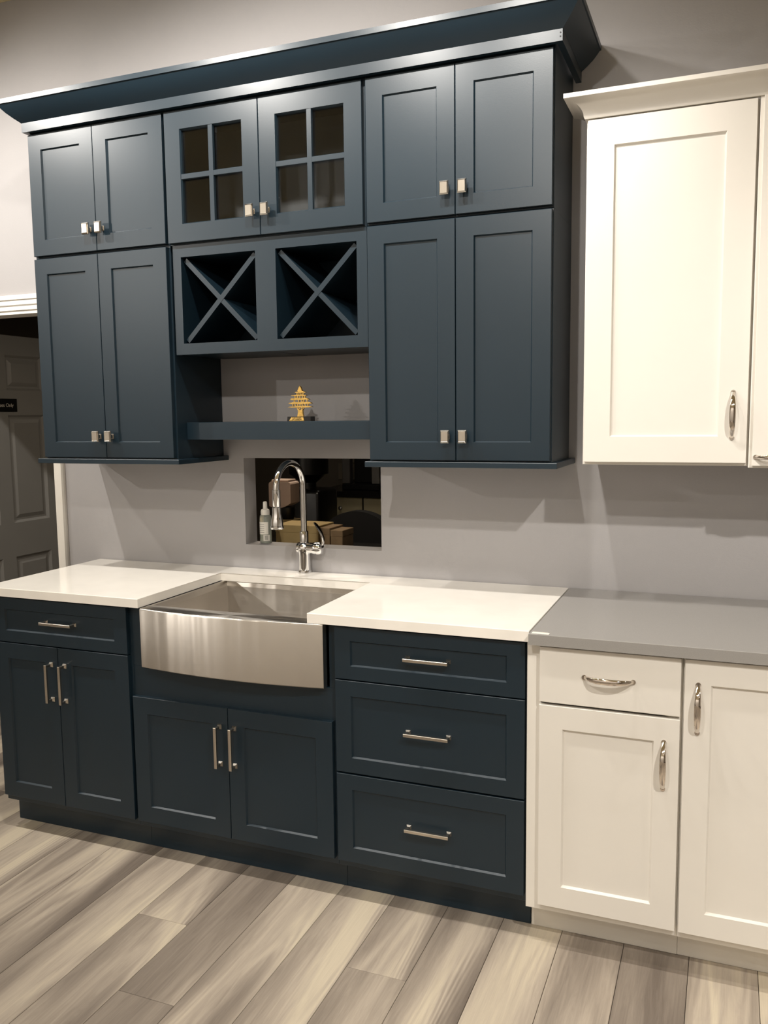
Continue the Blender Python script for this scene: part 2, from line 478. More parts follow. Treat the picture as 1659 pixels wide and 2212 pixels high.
plank_cache = {}
def plank(x0, x1, y0, y1):
    key = (round(x1 - x0, 4), round(y1 - y0, 3))
    c = Vector(((x0 + x1) / 2, (y0 + y1) / 2, -.002))
    if key not in plank_cache:
        w, l = key[0] / 2 - GAP, key[1] / 2 - GAP
        plank_cache[key] = mesh_of(B(-w, w, -l, l, -.0025, .002, .0009), 'plank', 'plank')
    link_mesh('plank', plank_cache[key], c, None, floor)
for i in range(-24, 17):
    x = X0 + i * PW
    y = fixed.get(i, -.20 - .25 * ((i * 0.618) % 1.0))
    end = .9 if i < -13 else 0.0
    lo = y
    while lo > -6.2:
        nx = max(lo - PL * (1.25 if lo == y and i not in fixed else 1.0), -6.2)
        plank(x, x + PW, nx, lo); lo = nx
    plank(x, x + PW, y, min(y + PL, end))

# room behind: dim office seen through the pass-through and the doorway
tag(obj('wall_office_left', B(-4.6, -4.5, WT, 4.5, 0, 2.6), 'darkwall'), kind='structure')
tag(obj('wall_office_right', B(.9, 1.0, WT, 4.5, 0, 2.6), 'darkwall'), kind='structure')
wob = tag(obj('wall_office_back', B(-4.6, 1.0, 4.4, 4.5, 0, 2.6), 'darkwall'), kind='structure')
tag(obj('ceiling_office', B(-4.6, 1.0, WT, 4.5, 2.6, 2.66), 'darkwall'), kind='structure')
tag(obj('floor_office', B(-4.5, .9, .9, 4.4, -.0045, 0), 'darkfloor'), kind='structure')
for r in range(3):                                                 # splash tiles above the far counter
    for q in range(5):
        bx = -3.15 + q * .205 + (r % 2) * .09
        obj('tile', B(bx, bx + .2, 4.385, 4.4, .92 + r * .155, 1.07 + r * .155, .002), 'tile', wob)

# door casing
cas = tag(empty('trim_1', ((DX[0] + DX[1]) / 2, -.02, 0)), kind='structure')
CASE = [(0, 0), (.068, 0), (.068, -.012), (.062, -.020), (.048, -.020), (.044, -.015), (.026, -.015), (.020, -.010), (.004, -.010), (0, -.006)]
bm = new()                                                         # head: profile in y-z run along x
prism(bm, [(y, DZ + a) for a, y in CASE], DX[0] - .068, DX[1] + .055, 'yz')
obj('head_casing', bm, 'trim', cas)
for s, xe in ((1, DX[1]), (-1, DX[0])):
    bm = new(); prism(bm, [(xe + s * a * .8, y) for a, y in CASE], 0, DZ, 'xy')
    obj('side_casing', bm, 'trim', cas)
jm = new()
box(jm, DX[1] - .001, DX[1] + .004, -.004, WT + .004, 0, DZ); box(jm, DX[0] - .004, DX[0] + .001, -.004, WT + .004, 0, DZ)
box(jm, DX[0], DX[1], -.004, WT + .004, DZ - .012, DZ + .004)
obj('door_jamb', jm, 'trim', cas)

# six-panel door swung open into the dim room (its hinge side by the left jamb)
door = tag(empty('door_1', (-3.24, .46, 0)), kind='structure')
dy0, dy1, dz1, xf = .055, .868, 1.943, -3.226
cols = ((.168, .412), (.502, .755)); rows = ((.235, .795), (.973, 1.535), (1.662, 1.843))
def door_leaf():
    bm = new(); ys = [dy0, cols[0][0], cols[0][1], cols[1][0], cols[1][1], dy1]
    zs = [.01, rows[0][0], rows[0][1], rows[1][0], rows[1][1], rows[2][0], rows[2][1], dz1]
    for i in range(5):
        for j in range(7):
            hole = i in (1, 3) and j in (1, 3, 5)
            box(bm, xf - .035, xf - (.016 if hole else 0), ys[i], ys[i + 1], zs[j], zs[j + 1])
    return bm
obj('leaf', door_leaf(), 'doorpaint', door)
for (a, b) in cols:
    for (c, d) in rows:
        bm = new()
        def ring(k, x): return [bm.verts.new((x, yy, zz)) for yy, zz in ((a + k, c + k), (b - k, c + k), (b - k, d - k), (a + k, d - k))]
        rs = [ring(.0, xf), ring(.012, xf - .012), ring(.022, xf - .013), ring(.042, xf - .004)]
        for p, q in zip(rs[:-1], rs[1:]):
            for i in range(4):
                j = (i + 1) % 4; bm.faces.new((p[i], p[j], q[j], q[i]))
        bm.faces.new(rs[-1])
        obj('panel', bm, 'doorpaint', door)
sg = tag(obj('door_sign', B(xf + .0006, xf + .0046, .345, .563, 1.552, 1.619, .0008), 'black'),
         'black plastic sign with small white lettering on the grey panelled door', 'sign')
text('lettering', 'Employees Only', .026, (xf + .0049, .452, 1.585), (math.pi / 2, 0, math.pi / 2), 'signtext', sg)

# =================================================================== BLUE WALL CABINETS
YD, YB = -.324, -.305
XL, XC0, XC1, XR = -2.2285, -1.6203, -.8645, -.2645
Z1, Z2A, Z2B, Z3, ZT = 1.3655, 2.1095, 2.1205, 2.5600, 2.598
def pair(root, xa, xm, xb, za, zb, kz, g=.0012):
    for s, x0, x1 in ((-1, xa, xm - g), (1, xm + g, xb)):
        d = shaker(root, 'door', x0, x1, za, zb, YD, 'blue')
        screw(KNOB, 'knob', (xm + s * .0285, YD, kz), d)
r = empty('wall_cabinet', ((XL + XC0) / 2, -.15, 2.115), 'navy shaker wall cabinet, short, upper left, beside the doorway under the dark crown', 'cabinet')
carcass(r, XL, XC0, YB, -.002, 2.1155, ZT, 'blue')
pair(r, -2.2214, -1.926, -1.6267, Z2B, Z3, 2.1965)
r = empty('wall_cabinet', ((XL + XC0) / 2, -.15, 1.361), 'tall navy shaker wall cabinet on the left, above the white counter end', 'cabinet')
carcass(r, XL, XC0, YB, -.002, 1.361, 2.115, 'blue')
pair(r, -2.2214, -1.926, -1.6267, Z1, Z2A, 1.4445)
r = empty('wall_cabinet', ((XC1 + XR) / 2, -.15, 2.115), 'short navy shaker wall cabinet, upper right, with a bright sheen near its top corner', 'cabinet')
carcass(r, XC1, XR, YB, -.002, 2.1155, ZT, 'blue')
pair(r, -.858, -.5641, -.2673, Z2B, Z3, 2.1965)
r = empty('wall_cabinet', ((XC1 + XR) / 2, -.15, 1.361), 'tall navy shaker wall cabinet on the right, next to the white wall cabinet', 'cabinet')
carcass(r, XC1, XR, YB, -.002, 1.361, 2.115, 'blue')
pair(r, -.858, -.5641, -.2673, Z1, Z2A, 1.441)

# glass-front cabinet
r = empty('glass_front_cabinet', ((XC0 + XC1) / 2, -.15, 2.113), 'navy wall cabinet with two four-pane glass doors above the wine rack', 'cabinet')
bm = new()
x0, x1, z0, z1 = XC0 + .0005, XC1 - .0005, 2.1135, ZT
frame(bm, x0, x1, z0, z1, YB, YB + .019, .03)
for a in ((x0, x0 + .018, z0, z1), (x1 - .018, x1, z0, z1), (x0, x1, z0, z0 + .018), (x0, x1, z1 - .018, z1)):
    box(bm, a[0], a[1], YB + .019, -.002, a[2], a[3])
obj('carcass', bm, 'blue', r)
obj('interior_back', B(x0 + .019, x1 - .019, -.012, -.003, z0 + .019, z1 - .019), 'interior', r)
for s, xa, xb in ((-1, -1.6158, -1.2458), (1, -1.2434, -.8711)):
    za, zb, w, mu = 2.1184, Z3, .062, .018
    d = obj('glass_door', frame(new(), xa, xb, za, zb, YD, YD + .019, w, w, w, w, .006), 'blue', r)
    cx, cz = (xa + xb) / 2, (za + zb) / 2
    bm = new()
    box(bm, cx - mu / 2, cx + mu / 2, YD + .001, YD + .014, za + w - .002, zb - w + .002, .001)
    box(bm, xa + w - .002, xb - w + .002, YD + .0013, YD + .0137, cz - mu / 2, cz + mu / 2, .001)
    obj('muntin', bm, 'blue', d)
    for px0, px1 in ((xa + w - .003, cx - .003), (cx + .003, xb - w + .003)):
        for pz0, pz1 in ((za + w - .003, cz - .003), (cz + .003, zb - w + .003)):
            obj('pane', B(px0, px1, YD + .0145, YD + .0175, pz0, pz1), 'glass', d)
    screw(KNOB, 'knob', (-1.2446 + s * .0285, YD, 2.1955), d)

# wine rack
YW = -.3085
r = empty('wine_rack', ((XC0 + XC1) / 2, -.15, 1.733), 'navy open wine rack cabinet with two crossed dividers, above the floating shelf', 'wine rack')
wz0, wz1, oz0, oz1 = 1.7335, 2.1125, 1.7723, 2.0718
xs = -1.2382
ff = new()
for a in ((-1.6090, -1.5761, wz0, wz1), (-1.2775, -1.1992, wz0, wz1), (-.9016, XC1 - .0005, wz0, wz1)):
    box(ff, a[0], a[1], YW, YW + .019, a[2], a[3])
for x0, x1 in ((-1.5761, -1.2775), (-1.1992, -.9016)):
    box(ff, x0, x1, YW, YW + .019, wz0, oz0); box(ff, x0, x1, YW, YW + .019, oz1, wz1)
obj('face_frame', ff, 'blue', r)
for (a, b, o0, o1) in ((-1.6090, xs - .0004, -1.5761, -1.2775), (xs + .0004, XC1 - .0005, -1.1992, -.9016)):
    bm = new()
    box(bm, a + .002, o0, YW + .019, -.002, wz0 + .002, wz1 - .001); box(bm, o1, b - .002, YW + .019, -.002, wz0 + .002, wz1 - .001)
    box(bm, o0, o1, YW + .019, -.002, wz0 + .002, oz0); box(bm, o0, o1, YW + .019, -.002, oz1, wz1 - .001)
    box(bm, o0, o1, -.008, -.002, oz0, oz1)
    obj('carcass', bm, 'blue', r)
    t = .0085
    for s in (1, -1):
        # full diagonal board: from one corner of the bay to the other, through the depth
        if s > 0: p, q = Vector((o0, oz0)), Vector((o1, oz1))
        else: p, q = Vector((o0, oz1)), Vector((o1, oz0))
        d = (q - p).normalized(); nrm = Vector((-d.y, d.x)) * t
        c1, c2 = p + d * .012, q - d * .012
        poly = [c1 - nrm, c2 - nrm, c2 + nrm, c1 + nrm]
        yf = YW + (.0135 if s > 0 else .0145)
        obj('divider', prism(new(), [(v.x, v.y) for v in poly], yf, -.009), 'blue', r)
obj('filler_strip', B(XC0 + .0005, -1.6095, YW + .022, YW + .04, wz0, 2.1125), 'blue', r)

# crown over the navy run
r = empty('crown_moulding', (-1.23, -.17, 2.566), 'dark navy crown moulding with flat fascia board along the top of the navy wall cabinets', 'moulding')
FX0, FX1, FY = -2.2285, -.238, -.343
PROF = [(-.012, 2.5985), (.0005, 2.5985), (.004, 2.6015), (.018, 2.6125), (.036, 2.6285), (.048, 2.6425), (.0560, 2.6535), (.0605, 2.6545), (.0605, 2.671), (-.012, 2.671)]
obj('crown', sweep(new(), PROF, [(FX0, -.001), (FX0, FY), (FX1, FY), (FX1, -.001)], [(-1, 0), (-1, -1), (1, -1), (1, 0)]), 'blue', r, True)
bm = new()
sweep(bm, [(0, 2.5655), (0, 2.5984), (-.018, 2.5984), (-.018, 2.5655)], [(FX0, -.001), (FX0, FY), (FX1, FY), (FX1, -.001)], [(-1, 0), (-1, -1), (1, -1), (1, 0)])
fas = obj('fascia_board', bm, 'blue', r)
for zz in (2.588, 2.5775):
    obj('screw_head', lathe(new(), [(.0022, -.0008), (.0022, .0004)], (FX1 - .006, FY, zz), 'y', 10), 'blackink', fas)

for name_x0, name_x1, lab in ((-2.245, -1.598, 'navy light rail board under the left tall wall cabinet, over the counter end'),
                              (-.8718, -.2433, 'navy light rail board under the right tall wall cabinet, over the bare grey wall')):
    bm = new()
    sweep(bm, [(-.05, 1.3425), (-.001, 1.3425), (0, 1.3435), (0, 1.3590), (-.001, 1.3605), (-.05, 1.3605)],
          [(name_x0, -.001), (name_x0, -.336), (name_x1, -.336), (name_x1, -.001)], [(-1, 0), (-1, -1), (1, -1), (1, 0)])
    box(bm, name_x0 + .049, name_x1 - .049, -.288, -.001, 1.3505, 1.3605)
    tag(obj('light_rail', bm, 'blue', base=True), lab, 'moulding')
tag(obj('floating_shelf', B(XC0 + .0003, XC1 - .0003, -.246, -.001, 1.4293, 1.4926, .0012), 'blue', base=True),
    'thick navy floating shelf between the tall navy cabinets, carrying the golden tree', 'shelf')

# golden cedar souvenir
cx, cy, zb = -1.1890, -.168, 1.4929
r = empty('tree_souvenir', (cx, cy, zb), 'small golden cedar tree souvenir on a black block, standing on the navy shelf', 'ornament')
ped = obj('pedestal', prism(new(), [(cx - .047, zb), (cx + .047, zb), (cx + .047, zb + .0170), (cx - .045, zb + .0170)], cy - .017, cy + .017), 'black', r)
pl = obj('gold_plate', prism(new(), [(cx - .038, zb + .002), (cx + .022, zb + .002), (cx + .018, zb + .0145), (cx - .029, zb + .0145)], cy - .0185, cy - .0172), 'gold', ped)
text('inscription', 'THE CEDARS\nOF LEBANON', .0062, (cx - .0075, cy - .0190, zb + .0085), (math.pi / 2, 0, 0), 'blackink', ped, .0002)
tr = [(-135, 0), (135, 0), (105, 90), (95, 170), (100, 245), (125, 300), (60, 285), (45, 255), (5, 240), (-5, 235), (-40, 255), (-60, 290), (-140, 305), (-100, 245), (-92, 170), (-105, 90)]
obj('trunk', prism(new(), [(cx + a * .000094, zb + .0170 + b * .000094 + 0) for a, b in tr], cy - .005, cy + .005), 'gold', r)
def tier(zc, wl, wr, h, seed):
    """one flat bough layer: thick in the middle, ragged on top, pointed at both ends"""
    rn = random.Random(seed); top, bot = [], []
    n = 14
    for i in range(n + 1):
        t = i / n; x = -wl + (wl + wr) * t
        env = math.sin(math.pi * t) ** .45
        top.append((cx + x, zc + h * (.25 + .75 * env) * (.75 + .5 * rn.random()) * (1 if 0 < i < n else .1)))
        bot.append((cx + x, zc - h * .42 * env * (.6 + .6 * rn.random()) + (.0009 if i % 2 else 0)))
    return prism(new(), top + bot[::-1], cy - .006, cy + .006)
zz0 = zb + .0170
for i, (dz, wl, wr, h) in enumerate(((.0325, .0450, .0445, .0040), (.0455, .0430, .0430, .0062), (.0600, .0360, .0340, .0058), (.0735, .0325, .0250, .0034), (.0845, .0185, .0215, .0042))):
    obj('bough', tier(zz0 + dz, wl * 1.1, wr * 1.1, h, i + 3), 'gold', r)
obj('tip', prism(new(), [(cx + a, zz0 + b) for a, b in ((-.0105, .0855), (-.0070, .0905), (-.0105, .0915), (-.0055, .0975), (-.0065, .0985), (0, .1085), (.0065, .0980), (.0055, .0965), (.0100, .0915), (.0068, .0900), (.0105, .0855))], cy - .005, cy + .005), 'gold', r)
bm = new()                                                         # twigs that join the layers
for dz, h, xs_ in ((.026, .012, (-.012, -.004, .004, .012)), (.036, .011, (-.030, -.020, -.010, 0, .009, .020, .031)), (.050, .011, (-.024, -.006, .006, .014, .027)), (.063, .011, (-.020, -.010, 0, .010, .019)), (.0755, .010, (-.012, -.004, .004, .012))):
    for x in xs_:
        prism(bm, [(cx + x - .0011, zz0 + dz), (cx + x + .0011, zz0 + dz), (cx + x + .0018, zz0 + dz + h), (cx + x - .0018, zz0 + dz + h)], cy - .003, cy + .003)
obj('twigs', bm, 'gold', r)

# =================================================================== BLUE BASE CABINETS
YBD, YBF, YT = -.6228, -.6038, -.5445
ZBB, ZCB, ZC = .1295, .8838, .9144
def base_carcass(root, x0, x1, m='blue', yf=YBF, yt=YT, toe=True, tx0=None, tx1=None, top=ZCB):
    bm = new(); t = .018
    zt = top - .0003
    box(bm, x0, x0 + t, yf + .019, -.003, .105, zt); box(bm, x1 - t, x1, yf + .019, -.003, .105, zt)
    box(bm, x0 + t, x1 - t, yf + .019, -.003, .105, .105 + t); box(bm, x0 + t, x1 - t, -.009, -.003, .105 + t, zt)
    frame(bm, x0, x1, .105, zt, yf, yf + .019, .038)
    c = obj('carcass', bm, m, root)
    if toe: obj('toe_kick', B(tx0 or x0, tx1 or x1, yt, yt + .016, .0006, .105, .001), m, root)
    return c
DT = .8765
r = empty('base_cabinet', (-1.925, -.3, 0), 'navy base cabinet with one drawer over two doors, left of the steel sink', 'cabinet')
base_carcass(r, -2.2255, -1.6265, tx0=-2.2345)
d = shaker(r, 'drawer', -2.2198, -1.6330, .7146, DT, YBD, 'blue', .052, wb=.042, wt=.042)
screw(PULL_H, 'bar_pull', (-1.922, YBD + .010, .7985), d)
for s, a, b, px in ((-1, -2.2198, -1.9368, -1.9636), (1, -1.9344, -1.6330, -1.9040)):
    d = shaker(r, 'door', a, b, ZBB, .7107, YBD, 'blue', .057)
    screw(PULL_V, 'bar_pull', (px, YBD, .586), d)
r = empty('sink_base_cabinet', (-1.245, -.3, 0), 'navy base cabinet with two doors under the apron of the steel sink', 'cabinet')
bm = new(); t = .018; a, b = -1.6262, -.8648
box(bm, a, a + t, YBF + .019, -.003, .105, ZCB - .0003); box(bm, b - t, b, YBF + .019, -.003, .105, ZCB - .0003)
box(bm, a + t, b - t, YBF + .019, -.003, .105, .123); box(bm, a + t, b - t, -.009, -.003, .123, .86)
frame(bm, a, b, .105, .676, YBF, YBF + .019, .038, wt=.115)
box(bm, a, a + .048, YBF, YBF + .019, .6762, ZCB - .0003); box(bm, b - .0215, b, YBF, YBF + .019, .6762, ZCB - .0003)
obj('carcass', bm, 'blue', r)
obj('toe_kick', B(a, b, YT, YT + .016, .0006, .105, .001), 'blue', r)
for s, x0, x1, px in ((-1, -1.6196, -1.2482, -1.2766), (1, -1.2458, -.8731, -1.2215)):
    d = shaker(r, 'door', x0, x1, ZBB, .5725, YBD, 'blue', .057)
    screw(PULL_V, 'bar_pull', (px, YBD, .4465), d)
r = empty('drawer_base_cabinet', (-.565, -.3, 0), 'navy base cabinet with three stacked drawers, right of the steel sink', 'cabinet')
base_carcass(r, -.8645, -.2685)
for z0, z1, px in ((.7146, DT, .7985), (.4198, .7107, .571), (ZBB, .4141, .275)):
    w = .042 if z0 > .7 else .048
    d = shaker(r, 'drawer', -.8600, -.2734, z0, z1, YBD, 'blue', .052, wb=w, wt=w)
    screw(PULL_H, 'bar_pull', (-.562, YBD + .010, px), d)

# white counter with the sink cut-out
CL, CR, CF = -2.2512, -.2595, -.6384
K0, K1, KY = -1.5693, -.9423, -.1301
poly = [(CL, CF), (K0, CF), (K0, KY), (K1, KY), (K1, CF), (CR, CF), (CR, -.004), (CL, -.004)]
bm = prism(new(), poly, ZCB, ZC, 'xy')
es = [e for e in bm.edges if abs(e.verts[0].co.z - ZC) < 1e-5 and abs(e.verts[1].co.z - ZC) < 1e-5]
bmesh.ops.bevel(bm, geom=es, offset=.0018, segments=2, affect='EDGES', profile=.5)
tag(obj('white_countertop', bm, 'quartz', base=True), 'white quartz countertop with a cut-out around the steel sink', 'countertop')

# farmhouse sink
SX0, SX1, SZ0, SZ1 = -1.5635, -.8905, .6815, .8833
r = empty('apron_sink', (-1.227, -.4, SZ0), 'brushed stainless steel farmhouse sink with a bowed apron, set in the white counter', 'sink')
N = 24
def bow(t): return -.6385 - .026 * (1 - (2 * t - 1) ** 2)
bm = new(); rows_ = []
for i in range(N + 1):
    t = i / N; x = SX0 + (SX1 - SX0) * t; y = bow(t)
    rows_.append([bm.verts.new(p) for p in ((x, -.612, SZ0 + .002), (x, y + .003, SZ0), (x, y, SZ0 + .003), (x, y, SZ1 - .006), (x, y + .002, SZ1 - .0015), (x, y + .005, SZ1), (x, -.585, SZ1), (x, -.585, SZ1 - .012), (x, -.612, SZ1 - .012))])
for p, q in zip(rows_[:-1], rows_[1:]):
    for i in range(9):
        j = (i + 1) % 9; bm.faces.new((p[i], p[j], q[j], q[i]))
bm.faces.new(rows_[0]); bm.faces.new(rows_[-1])
obj('apron', bm, 'inox', r, True)
bm = new(); bx0, bx1, by0, by1, bz = -1.551, -.905, -.586, -.118, .675
def ring(k, z): return [bm.verts.new(p) for p in ((bx0 + k, by0 + k, z), (bx1 - k, by0 + k, z), (bx1 - k, by1 - k, z), (bx0 + k, by1 - k, z))]
rs = [ring(-.012, SZ1 - .0003), ring(0, SZ1 - .0003), ring(.004, SZ1 - .02), ring(.010, bz + .012), ring(.022, bz)]
for p, q in zip(rs[:-1], rs[1:]):
    for i in range(4):
        j = (i + 1) % 4; bm.faces.new((p[i], p[j], q[j], q[i]))
bm.faces.new(rs[-1])
bsn = obj('basin', bm, 'inox', r)
lathe(bm2 := new(), [(.055, .0), (.055, .003), (.045, .0035), (.040, -.001), (.012, -.001)], (-1.228, -.33, bz + .0006), 'z', 28)
obj('drain', bm2, 'steel', r, True)

# faucet
fx, fy = -1.2560, -.0330
r = empty('kitchen_faucet', (fx, fy, ZC), 'tall chrome gooseneck pull-down faucet behind the steel sink', 'faucet')
obj('body', lathe(new(), [(.0268, .0004), (.0268, .010), (.0262, .0115), (.0228, .013), (.0225, .07), (.0245, .082), (.027, .092), (.027, .102), (.022, .113), (.0165, .118), (.0165, .160), (.0155, .1615), (.010, .1625)], (fx, fy, ZC), 'z', 32), 'chrome', r, True)
reach = .178; ztop = ZC + .438; ra = reach / 2; zs_ = ztop - .0125 - ra * 1.0
pts = [(fx, fy, ZC + .155), (fx, fy, ZC + .20), (fx, fy, ZC + .26)]
dirx = Vector((-.10, -1.0, 0)).normalized()
for i in range(0, 25):
    a = math.pi * i / 24
    o = ra * (1 - math.cos(a))
    pts.append((fx + dirx.x * o, fy + dirx.y * o, zs_ + ra * math.sin(a)))
ex = Vector((fx, fy, 0)) + dirx * reach
pts.append((ex.x, ex.y, zs_ - .020))
obj('spout', tube(new(), pts, .0115, 18), 'chrome', r, True)
obj('spray_head', lathe(new(), [(.0125, .0), (.0145, -.001), (.0145, -.058), (.0135, -.060), (.0135, -.063), (.0155, -.065), (.0158, -.085), (.0195, -.105), (.0225, -.118), (.0225, -.132), (.0240, -.1335), (.0245, -.1415), (.0235, -.143), (.012, -.143)], (ex.x, ex.y, zs_ - .002), 'z', 28), 'chrome', r, True)
valve = obj('valve', lathe(new(), [(.012, -.028), (.020, -.026), (.0215, -.018), (.0215, .036), (.0225, .038), (.0245, .048), (.0245, .064), (.020, .074), (.010, .079)], (fx, fy, ZC + .097), 'x', 28), 'chrome', r, True)
bm = new(); rings = []
lev = [(.066, .000, .100, .008, .006), (.079, .0, .118, .008, .0055), (.080, -.001, .138, .009, .0050), (.074, -.003, .158, .012, .0045), (.064, -.005, .176, .0135, .0038), (.054, -.007, .190, .0125, .0030), (.048, -.008, .197, .007, .002)]
for dx, dyy, dz, w, h in lev:
    rings.append([bm.verts.new((fx + dx + h * math.cos(2 * math.pi * i / 12), fy + dyy + w * math.sin(2 * math.pi * i / 12), ZC + dz)) for i in range(12)])
for p, q in zip(rings[:-1], rings[1:]):
    for i in range(12):
        j = (i + 1) % 12; bm.faces.new((p[i], p[j], q[j], q[i]))
bm.faces.new(rings[0]); bm.faces.new(rings[-1])
obj('lever', bm, 'chrome', r, True)

# =================================================================== WHITE CABINETS
YWD = -.6500
gc = prism(new(), [(-.2552, -.6660), (1.25, -.6660), (1.25, -.012), (-.2552, -.004)], ZCB, ZC, 'xy')
es = [e for e in gc.edges if abs(e.verts[0].co.z - ZC) < 1e-5 and abs(e.verts[1].co.z - ZC) < 1e-5]
bmesh.ops.bevel(gc, geom=es, offset=.0015, segments=2, affect='EDGES', profile=.5)
tag(obj('grey_countertop', gc, 'greyquartz', base=True), 'grey quartz countertop on the white base cabinets, butting the white counter', 'countertop')
lb = tag(obj('price_label', B(-.2485, -.2010, -.6600, -.6430, ZC + .0001, ZC + .0009, .0002), 'label', base=True),
         'tiny white paper label lying on the front corner of the grey countertop', 'label')
obj('label_edge', B(-.2470, -.2050, -.6470, -.6430, ZC + .0009, ZC + .0014), 'plastic', lb)
r = empty('white_base_cabinet', (-.06, -.3, 0), 'white base cabinet with a plain drawer over one shaker door, next to the navy drawers', 'cabinet')
base_carcass(r, -.2655, .1440, 'white', YWD + .020, -.5455, tx0=-.2660)
d = slab(r, 'drawer', -.2275, .1402, .7220, DT + .001, YWD, 'white'); screw(ARCH_H, 'arch_pull', (-.0425, YWD, .8040), d)
d = shaker(r, 'door', -.2275, .1402, ZBB, .7140, YWD, 'white', .064, depth=.0075); screw(ARCH_V, 'arch_pull', (.1015, YWD, .587), d)
r = empty('white_base_cabinet', (.55, -.3, 0), 'white base cabinet with one tall shaker door, cut off by the right edge', 'cabinet')
base_carcass(r, .1446, .9500, 'white', YWD + .020, -.5450)
d = shaker(r, 'door', .1490, .5440, ZBB, DT + .001, YWD, 'white', .064, depth=.0075); screw(ARCH_V, 'arch_pull', (.1825, YWD, .750), d)
d = shaker(r, 'door', .5465, .9440, ZBB, DT + .001, YWD, 'white', .064, depth=.0075); screw(ARCH_V, 'arch_pull', (.9000, YWD, .750), d)
# white wall cabinets
WZ0, WZ1 = 1.3560, 2.3460
r = empty('white_wall_cabinet', (.06, -.15, WZ0), 'tall white shaker wall cabinet with one vertical pull, next to the navy cabinets', 'cabinet')
carcass(r, -.1715, .2875, YB, -.003, WZ0, WZ1, 'white')
d = shaker(r, 'door', -.1664, .2821, 1.3645, 2.3430, YD, 'white', .075, depth=.0075); screw(ARCH_V, 'arch_pull', (.2435, YD, 1.4995), d)
r = empty('white_wall_cabinet', (.62, -.15, 1.351), 'white wall cabinet with a horizontal pull, cut off at the right edge', 'cabinet')
carcass(r, .2882, .9500, -.322, -.003, 1.3515, WZ1, 'white')
d = shaker(r, 'door', .2975, .9400, 1.3580, 2.3430, -.3405, 'white', .075, depth=.0075)
screw(ARCH_H, 'arch_pull', (.3700, -.3405, 1.3830), d)
r = empty('white_crown_moulding', (.3, -.3, 2.343), 'white coved crown moulding along the top of the white wall cabinets', 'moulding')
WP = [(-.014, 2.3465), (.003, 2.3465), (.006, 2.352)]
for i in range(9):
    a = math.pi / 2 * i / 8
    WP.append((.006 + .0475 * (1 - math.cos(a)), 2.353 + .040 * math.sin(a)))
WP += [(.0555, 2.3945), (.0555, 2.4065), (-.014, 2.4065)]
obj('crown', sweep(new(), WP, [(-.1720, -.195), (-.1720, -.3245), (1.0, -.3245)], [(-1, 0), (-1, -1), (0, -1)]), 'white', r, True)

# =================================================================== SEEN THROUGH THE PASS-THROUGH
# soap bottle on the sill
bx, by, bz = -1.4735, .0575, CZ[0] + .0006
r = empty('soap_bottle', (bx, by, bz), 'clear pump soap bottle with a white cap standing on the pass-through sill', 'bottle')
obj('bottle', lathe(new(), [(.021, 0), (.0235, .002), (.0235, .100), (.022, .108), (.016, .114)], (bx, by, bz), 'z', 28), 'clear', r, True)
obj('soap', lathe(new(), [(.020, .002), (.0222, .004), (.0222, .055)], (bx, by, bz), 'z', 24), 'clear', r, True)
obj('pump_cap', lathe(new(), [(.0165, .112), (.0180, .113), (.0180, .128), (.0155, .134), (.0090, .137), (.0085, .160), (.0070, .165), (.003, .166)], (bx, by, bz), 'z', 24), 'plastic', r, True)
def wrap(name, a0, a1, z0, z1, rad, m, parent):
    bm = new(); n = 14; p, q = [], []
    for i in range(n + 1):
        a = math.radians(a0 + (a1 - a0) * i / n)
        p.append(bm.verts.new((bx + rad * math.cos(a), by + rad * math.sin(a), bz + z0)))
        q.append(bm.verts.new((bx + rad * math.cos(a), by + rad * math.sin(a), bz + z1)))
    for i in range(n): bm.faces.new((p[i], p[i + 1], q[i + 1], q[i]))
    return obj(name, bm, m, parent)
lab = wrap('label', -170, -35, .036, .086, .0238, 'label', r)
for i in range(5): wrap('print_line', -150, -75, .043 + i * .008, .0442 + i * .008, .0240, 'ink', lab)
lab = wrap('barcode_label', -85, -20, .010, .034, .0239, 'label', r)
for i in range(6): wrap('barcode_bar', -70 + i * 5, -68 + i * 5, .014, .031, .0241, 'blackink', lab)
# desk just below the opening with boxes on it
DZT = .93
r = empty('office_desk', (-1.45, .40, 0), 'dark desk against the wall right behind the pass-through', 'desk')
obj('desk_top', B(-1.95, -.95, .10, .66, DZT - .03, DZT, .002), 'darktop', r)
for x in (-1.93, -.99):
    obj('side_panel', B(x, x + .02, .12, .64, .0005, DZT - .0302), 'darktop', r)
def carton(x0, x1, y0, y1, h, m, lab, lid):
    r = empty('card_box', ((x0 + x1) / 2, (y0 + y1) / 2, DZT), lab, 'box', 'boxes behind the pass-through')
    obj('box_body', B(x0, x1, y0, y1, DZT + .0003, DZT + h - lid, .0015), m, r)
    obj('box_lid', B(x0 - .0015, x1 + .0015, y0 - .0015, y1 + .0015, DZT + h - lid - .012, DZT + h, .0015), m, r)
carton(-1.535, -1.335, .25, .40, .127, 'card', 'wide tan cardboard box behind the sill, right of the soap bottle', .02)
carton(-1.328, -1.283, .25, .38, .120, 'card2', 'narrow tan box behind the faucet lever', .016)
carton(-1.278, -1.225, .25, .36, .112, 'card2', 'small brown box at the right end of the row behind the sill', .014)
